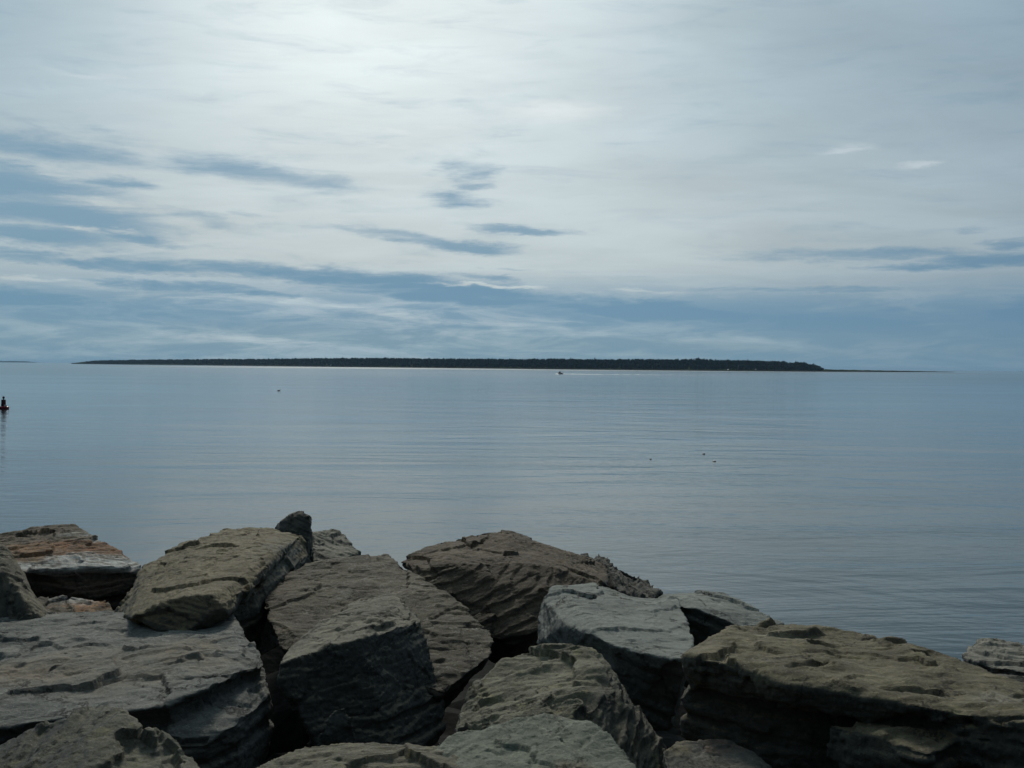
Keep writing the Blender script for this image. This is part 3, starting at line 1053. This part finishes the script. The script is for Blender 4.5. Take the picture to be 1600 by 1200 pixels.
boulder('long tan topped slab rising away, its dark broken end above the big left slab',
        [([(182, 958, 6.75), (224, 889, 7.7), (260, 867, 8.1), (300, 845, 8.5), (352, 826, 8.95), (430, 823, 9.0), (468, 837, 8.7),
           (204, 966, 6.02), (240, 945, 6.08), (285, 933, 6.1), (333, 928, 6.12), (352, 946, 6.1), (395, 925, 6.9), (410, 897, 7.3), (420, 866, 7.8),
           (252, 996, 5.98), (300, 992, 5.98), (350, 964, 6.05), (372, 952, 6.5)], 0.0, 0),
         ([(210, 970, 6.5), (345, 950, 6.65), (400, 928, 7.0), (415, 905, 7.5), (470, 890, 8.3), (483, 868, 8.6), (470, 838, 8.75), (240, 885, 7.9)], 0.45, 0.08)],
        rock_mat('tan_top_rock', (0.175, 0.15, 0.095), (0.265, 0.225, 0.15), (0.25, -0.1, 1), 0.25, [
            (A(300, 962, 6.4), (0.35, 0.12, 0.08), (0.075, 0.08, 0.075), 0.9),
            (A(435, 880, 7.9), (0.25, 0.7, 0.14), (0.16, 0.175, 0.16), 0.8)], lichen=0.35),
        (0.25, -0.1, 1), chip=0.05, strata=0.014, seed=4, warp=0.03, terr=0.3)

boulder('dark pointed stone standing up behind the tan topped slab, highest rock',
        [([(428, 824, 9.15), (450, 806, 9.2), (470, 800, 9.25), (483, 806, 9.2), (487, 862, 9.05), (480, 882, 8.95), (436, 850, 9.0),
           (455, 801, 9.5), (484, 808, 9.5), (430, 826, 9.45), (488, 880, 9.4)], 0.35, 0.0)],
        rock_mat('dark_stone', *dk, (0.5, 0, 1), 0.3), (0.5, 0, 1), chip=0.03, warp=0.015, seed=5)

boulder('small pale crumbly stone behind the dark pointed stone, beside the water',
        [([(482, 830, 10.0), (530, 828, 10.2), (548, 840, 10.0), (562, 862, 9.7), (545, 872, 9.4), (505, 885, 9.2), (480, 888, 9.2), (486, 860, 9.4)], 0.5, 0.1)],
        rock_mat('crumbly_rock', (0.17, 0.17, 0.15), (0.30, 0.30, 0.26), (0.4, 0.3, 1), 0.6), (0.4, 0.3, 1), chip=0.07, strata=0.025, seed=6)

boulder('dark brown ridged boulder with fine layered top, middle of the back row',
        [([(622, 878, 8.3), (680, 850, 8.7), (750, 835, 9.0), (792, 832, 9.0), (832, 841, 8.9), (845, 857, 8.7), (890, 861, 8.8), (935, 875, 8.6), (953, 892, 8.4),
           (640, 887, 8.0), (700, 880, 7.95), (800, 878, 7.95), (845, 885, 7.9), (950, 912, 7.9),
           (690, 940, 7.7), (760, 995, 7.35), (800, 1002, 7.3), (838, 985, 7.35), (850, 930, 7.6)], 0.30, 0.35)],
        rock_mat('brown_ridge_rock', (0.095, 0.072, 0.048), (0.18, 0.14, 0.095), (-0.28, -0.35, 1), 0.6, dark=0.6, stretch=14),
        (-0.28, -0.35, 1), chip=0.05, strata=0.020, T=0.032, terr=0.7, lay=0.6, seed=7, chip2=0.006)

boulder('brown crumbly stone with a serrated crest sloping down right of the ridged boulder',
        [([(912, 870, 9.1), (945, 876, 9.1), (985, 899, 9.0), (1014, 906, 8.9), (1034, 926, 8.6), (1000, 945, 8.1), (950, 915, 8.3), (915, 885, 8.6)], 0.5, 0.05)],
        rock_mat('serrated_rock', (0.13, 0.12, 0.10), (0.24, 0.225, 0.19), (0.9, 0.2, 0.35), 0.6), (0.9, 0.2, 0.35), chip=0.09, strata=0.055, T=0.07, lay=0.9, seed=8, chip2=0.03)

# --- middle row
boulder('large brown grey slab leaning towards the viewer, middle of the pile',
        [([(407, 928, 7.3), (417, 908, 7.6), (480, 882, 8.0), (545, 867, 8.25), (600, 862, 8.3), (626, 880, 8.0), (680, 924, 7.3), (735, 955, 6.9),
           (766, 985, 6.6), (773, 1003, 6.45), (766, 1024, 6.3), (735, 1055, 6.1), (690, 1084, 5.85), (600, 1080, 6.05), (500, 1040, 6.25), (440, 1016, 6.4), (424, 985, 6.6)], 0.30, 0.30)],
        rock_mat('brown_grey_slab', (0.095, 0.082, 0.062), (0.155, 0.134, 0.10), (0.0, -0.15, 1), 0.25, dark=0.45, lichen=0.15, vein=0.25),
        (0.0, -0.15, 1), chip=0.05, strata=0.012, warp=0.03, terr=0.22, seed=9)

boulder('dark angular block with a small lit top, standing in front of the leaning slab',
        [([(424, 1043, 5.35), (500, 1001, 5.75), (514, 960, 6.3), (560, 936, 6.6), (615, 925, 6.75), (640, 970, 6.1), (608, 984, 5.8), (560, 999, 5.6), (480, 1020, 5.45),
           (661, 972, 6.15), (666, 1010, 6.1), (684, 1080, 6.0), (697, 1130, 5.95), (520, 1200, 5.38), (620, 1200, 5.5), (497, 1165, 5.34)], 0.40, 0.5)],
        rock_mat('dark_block', (0.185, 0.18, 0.15), (0.29, 0.275, 0.22), (0.0, -0.05, 1), 0.45, dark=0.5, break_shade=0.9),
        (0.0, -0.05, 1), chip=0.045, strata=0.012, warp=0.03, T=0.06, terr=0.6, seed=10)

boulder('dark grey stone wedged deep in the gap under the angular block',
        [([(495, 1150, 5.1), (518, 1110, 5.15), (540, 1102, 5.15), (558, 1128, 5.1), (552, 1185, 5.1), (500, 1190, 5.1)], 0.35, 0.0)],
        rock_mat('wedged_stone', (0.10, 0.11, 0.105), (0.15, 0.16, 0.15), (0.4, 0, 1), 0.3), (0.4, 0, 1), chip=0.03, warp=0.015, seed=11)

boulder('pale smooth grey boulder with a dark hollow in its right side',
        [([(862, 911, 7.1), (845, 940, 6.85), (838, 1006, 6.55), (905, 909, 7.2), (945, 920, 7.1), (1000, 930, 7.0), (1060, 933, 7.0), (1066, 960, 6.65), (1088, 1006, 5.95),
           (866, 1012, 6.35), (872, 985, 6.3), (885, 956, 6.35), (898, 976, 6.15), (930, 996, 5.95), (960, 1010, 5.8), (1005, 1022, 5.7), (1074, 1034, 5.6)], 0.42, 0.18),
         ([(1020, 931, 7.2), (1090, 922, 7.4), (1130, 927, 7.35), (1180, 949, 7.1), (1230, 974, 6.8), (1166, 978, 6.7), (1110, 956, 6.85), (1072, 945, 6.9)], 0.5, 0.0)],
        rock_mat('pale_smooth_rock', *pale, (0.12, -0.25, 1), 0.22, dark=0.3, lichen=0.0, stretch=5,
                 patches=[(A(870, 1005, 6.3), (0.2, 0.3, 0.12), (0.20, 0.21, 0.19), 0.5)]),
        (0.12, -0.25, 1), chip=0.03, chip2=0.007, strata=0.008, terr=0.3, fine=0.003, warp=0.03, seed=12,
        dents=[((1000, 928, 7.1), (0.2, 0.35, 0.2), (0, 0, -1), 0.04)])

# --- right
boulder('huge olive brown slab with a dark undercut front, right side of the pile',
        [([(1070, 1024, 5.1), (1108, 1000, 5.45), (1146, 977, 5.75), (1210, 977, 5.85), (1280, 979, 5.9), (1370, 992, 5.8), (1440, 1009, 5.6), (1500, 1032, 5.3), (1600, 1069, 4.95), (1760, 1130, 4.6),
           (1110, 1030, 5.0), (1150, 1042, 4.95), (1212, 1061, 4.83), (1242, 1075, 4.75), (1320, 1083, 4.7), (1400, 1091, 4.62), (1460, 1110, 4.5), (1520, 1118, 4.45), (1600, 1122, 4.4), (1760, 1150, 4.3)], 0.10, 0.02),
         ([(1072, 1040, 5.15), (1150, 985, 5.8), (1290, 985, 5.95), (1500, 1040, 5.4), (1760, 1140, 4.7), (1110, 1045, 5.1), (1240, 1095, 4.88), (1400, 1110, 4.75), (1560, 1140, 4.55), (1760, 1170, 4.4)], 0.85, 0.04),
         ([(1290, 1132, 4.66), (1455, 1178, 4.30), (1440, 1140, 4.6), (1530, 1150, 4.6), (1330, 1190, 4.55)], 0.10, 0.0),
         ([(1450, 1125, 4.6), (1590, 1125, 4.35), (1700, 1140, 4.3), (1470, 1150, 4.5), (1640, 1170, 4.25)], 0.12, 0.0)],
        rock_mat('olive_brown_slab', (0.15, 0.128, 0.082), (0.245, 0.218, 0.145), (0.05, 0.02, 1), 0.45,
                 [(A(1215, 1003, 5.55), (0.17, 0.07, 0.05), (0.40, 0.36, 0.26), 0.9), (A(1560, 1085, 4.65), (0.14, 0.10, 0.06), (0.38, 0.36, 0.30), 0.7),
                  (A(1300, 1068, 4.85), (0.5, 0.10, 0.05), (0.30, 0.27, 0.17), 0.7)], lichen=0.35),
        (0.05, 0.02, 1), chip=0.045, strata=0.03, T=0.07, terr=0.7, warp=0.035, seed=13, vox=0.014)

boulder('small pale stone beside the water, cut by the right border',
        [([(1506, 1030, 6.3), (1513, 1012, 6.5), (1526, 998, 6.7), (1570, 1002, 6.8), (1610, 1008, 6.8), (1720, 1015, 6.8), (1548, 1043, 6.1), (1600, 1050, 6.0), (1720, 1055, 6.0)], 0.35, 0.12)],
        rock_mat('pale_right_stone', (0.27, 0.265, 0.235), (0.40, 0.39, 0.35), (0.1, 0.3, 1), 0.4), (0.1, 0.3, 1), chip=0.06, seed=24, cut=0.015, chip2=0.016)

boulder('dark stone under the small pale stone, at the right border',
        [([(1540, 1046, 6.3), (1720, 1050, 6.4), (1585, 1066, 5.9), (1720, 1095, 5.6), (1560, 1056, 6.0)], 0.5, 0.05)],
        rock_mat('dark_right_stone', *dk, (0.1, 0.3, 1), 0.4), (0.1, 0.3, 1), chip=0.06, seed=15)

# --- front row
boulder('big grey slab with long ripples and cracks, filling the left side',
        [([(-120, 970, 6.3), (0, 964, 6.5), (50, 957, 6.6), (160, 961, 6.55), (210, 968, 6.4), (300, 985, 6.1), (362, 953, 6.45), (395, 1000, 5.9), (416, 1040, 5.5),
           (-120, 1150, 4.6), (0, 1132, 4.75), (130, 1112, 4.85), (200, 1100, 4.9), (280, 1098, 4.9), (340, 1068, 5.1), (372, 1050, 5.25)], 0.22, 0.03),
         ([(-120, 1160, 4.75), (130, 1135, 4.95), (270, 1128, 4.98), (340, 1100, 5.1), (376, 1095, 5.15), (379, 1128, 4.98), (330, 1152, 4.85), (285, 1165, 4.8), (415, 1045, 5.6), (424, 1085, 5.4), (398, 1140, 5.2),
           (395, 1010, 5.9), (0, 1000, 6.2)], 0.7, 0.16)],
        rock_mat('rippled_grey_slab', (0.165, 0.18, 0.18), (0.26, 0.265, 0.255), (0.05, -0.1, 1), 0.45,
                 [(A(190, 1045, 5.4), (0.6, 0.35, 0.1), (0.24, 0.20, 0.145), 0.6), (A(20, 1060, 5.3), (0.3, 0.25, 0.1), (0.24, 0.19, 0.13), 0.6),
                  (A(300, 1030, 5.6), (0.2, 0.2, 0.1), (0.25, 0.20, 0.13), 0.6)], vein=0.3, dark=0.4),
        (0.05, -0.1, 1), chip=0.045, strata=0.028, T=0.05, terr=0.55, warp=0.04, seed=16, vox=0.013)

boulder('rounded peaked boulder with a dark hollow, bottom left corner',
        [([(-100, 1215, 3.9), (0, 1176, 4.05), (60, 1142, 4.15), (130, 1111, 4.25), (170, 1100, 4.3), (200, 1108, 4.25), (260, 1143, 4.2), (290, 1183, 4.1), (315, 1225, 4.0),
           (-100, 1330, 3.4), (130, 1330, 3.4), (330, 1330, 3.6), (60, 1200, 4.0), (150, 1200, 4.1), (250, 1250, 4.0)], 0.4, 0.0)],
        rock_mat('peaked_rock', (0.13, 0.13, 0.105), (0.22, 0.22, 0.18), (0.6, -0.2, 0.6), 0.4, dark=0.5, lichen=0.35),
        (0.6, -0.2, 0.6), chip=0.06, strata=0.02, seed=17, vox=0.011)

boulder('rough topped olive grey boulder in the centre front, steep dark right side',
        [([(712, 1142, 4.75), (716, 1112, 4.95), (735, 1090, 5.1), (746, 1070, 5.2), (770, 1045, 5.35), (790, 1030, 5.45), (840, 1012, 5.55), (880, 1009, 5.55), (925, 1016, 5.4), (945, 1040, 5.15), (962, 1074, 4.95),
           (895, 1098, 4.75), (905, 1130, 4.6), (1002, 1120, 5.0), (1030, 1162, 4.9), (1052, 1206, 4.8), (1075, 1270, 4.7), (960, 1270, 4.4)], 0.4, 0.0)],
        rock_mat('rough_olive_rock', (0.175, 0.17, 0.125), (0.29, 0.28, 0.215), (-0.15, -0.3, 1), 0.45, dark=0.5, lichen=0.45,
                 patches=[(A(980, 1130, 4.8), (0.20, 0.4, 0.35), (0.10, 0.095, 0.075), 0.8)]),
        (-0.15, -0.3, 1), chip=0.06, strata=0.03, T=0.07, terr=0.8, chip2=0.013, lay=0.4, seed=18, vox=0.011)

boulder('smooth pale green grey slab at the bottom centre, nearest to the viewer',
        [([(675, 1168, 4.2), (720, 1144, 4.3), (800, 1121, 4.4), (870, 1117, 4.42), (907, 1112, 4.42), (921, 1130, 4.3), (960, 1155, 4.2), (990, 1184, 4.05), (1008, 1212, 3.95),
           (690, 1330, 3.5), (860, 1340, 3.4), (1010, 1330, 3.5)], 0.4, 0.05)],
        rock_mat('pale_green_slab', (0.21, 0.24, 0.205), (0.31, 0.335, 0.28), (0.3, -0.3, 1), 0.25, dark=0.35,
                 patches=[(A(880, 1215, 3.9), (0.16, 0.1, 0.12), (0.24, 0.18, 0.11), 0.6)]),
        (0.3, -0.3, 1), chip=0.03, chip2=0.008, strata=0.012, terr=0.5, seed=19, vox=0.010)

boulder('brown grey low boulder at the bottom edge, left of the pale green slab',
        [([(380, 1212, 4.0), (430, 1186, 4.1), (480, 1167, 4.2), (560, 1159, 4.25), (640, 1169, 4.2), (700, 1172, 4.2), (790, 1190, 4.1),
           (390, 1340, 3.4), (800, 1340, 3.4)], 0.4, 0.0)],
        rock_mat('brown_low_rock', (0.16, 0.15, 0.115), (0.25, 0.235, 0.185), (0.1, -0.4, 1), 0.4, lichen=0.35), (0.1, -0.4, 1), chip=0.04, seed=20, vox=0.011)

boulder('small stone with rusty yellow edges at the bottom, left of the huge slab',
        [([(1034, 1170, 4.7), (1050, 1155, 4.8), (1075, 1160, 4.75), (1110, 1154, 4.8), (1152, 1159, 4.8), (1182, 1180, 4.7), (1222, 1212, 4.6),
           (1060, 1300, 4.1), (1220, 1300, 4.1)], 0.4, 0.0)],
        rock_mat('rusty_edge_stone', (0.12, 0.125, 0.12), (0.21, 0.20, 0.175), (0.2, -0.3, 1), 0.5,
                 [(A(1055, 1163, 4.75), (0.09, 0.1, 0.06), (0.26, 0.21, 0.11), 0.5), (A(1130, 1162, 4.75), (0.16, 0.1, 0.025), (0.20, 0.11, 0.065), 0.5)]),
        (0.2, -0.3, 1), chip=0.05, seed=21, vox=0.011)
print('boulder verts', NVERT)
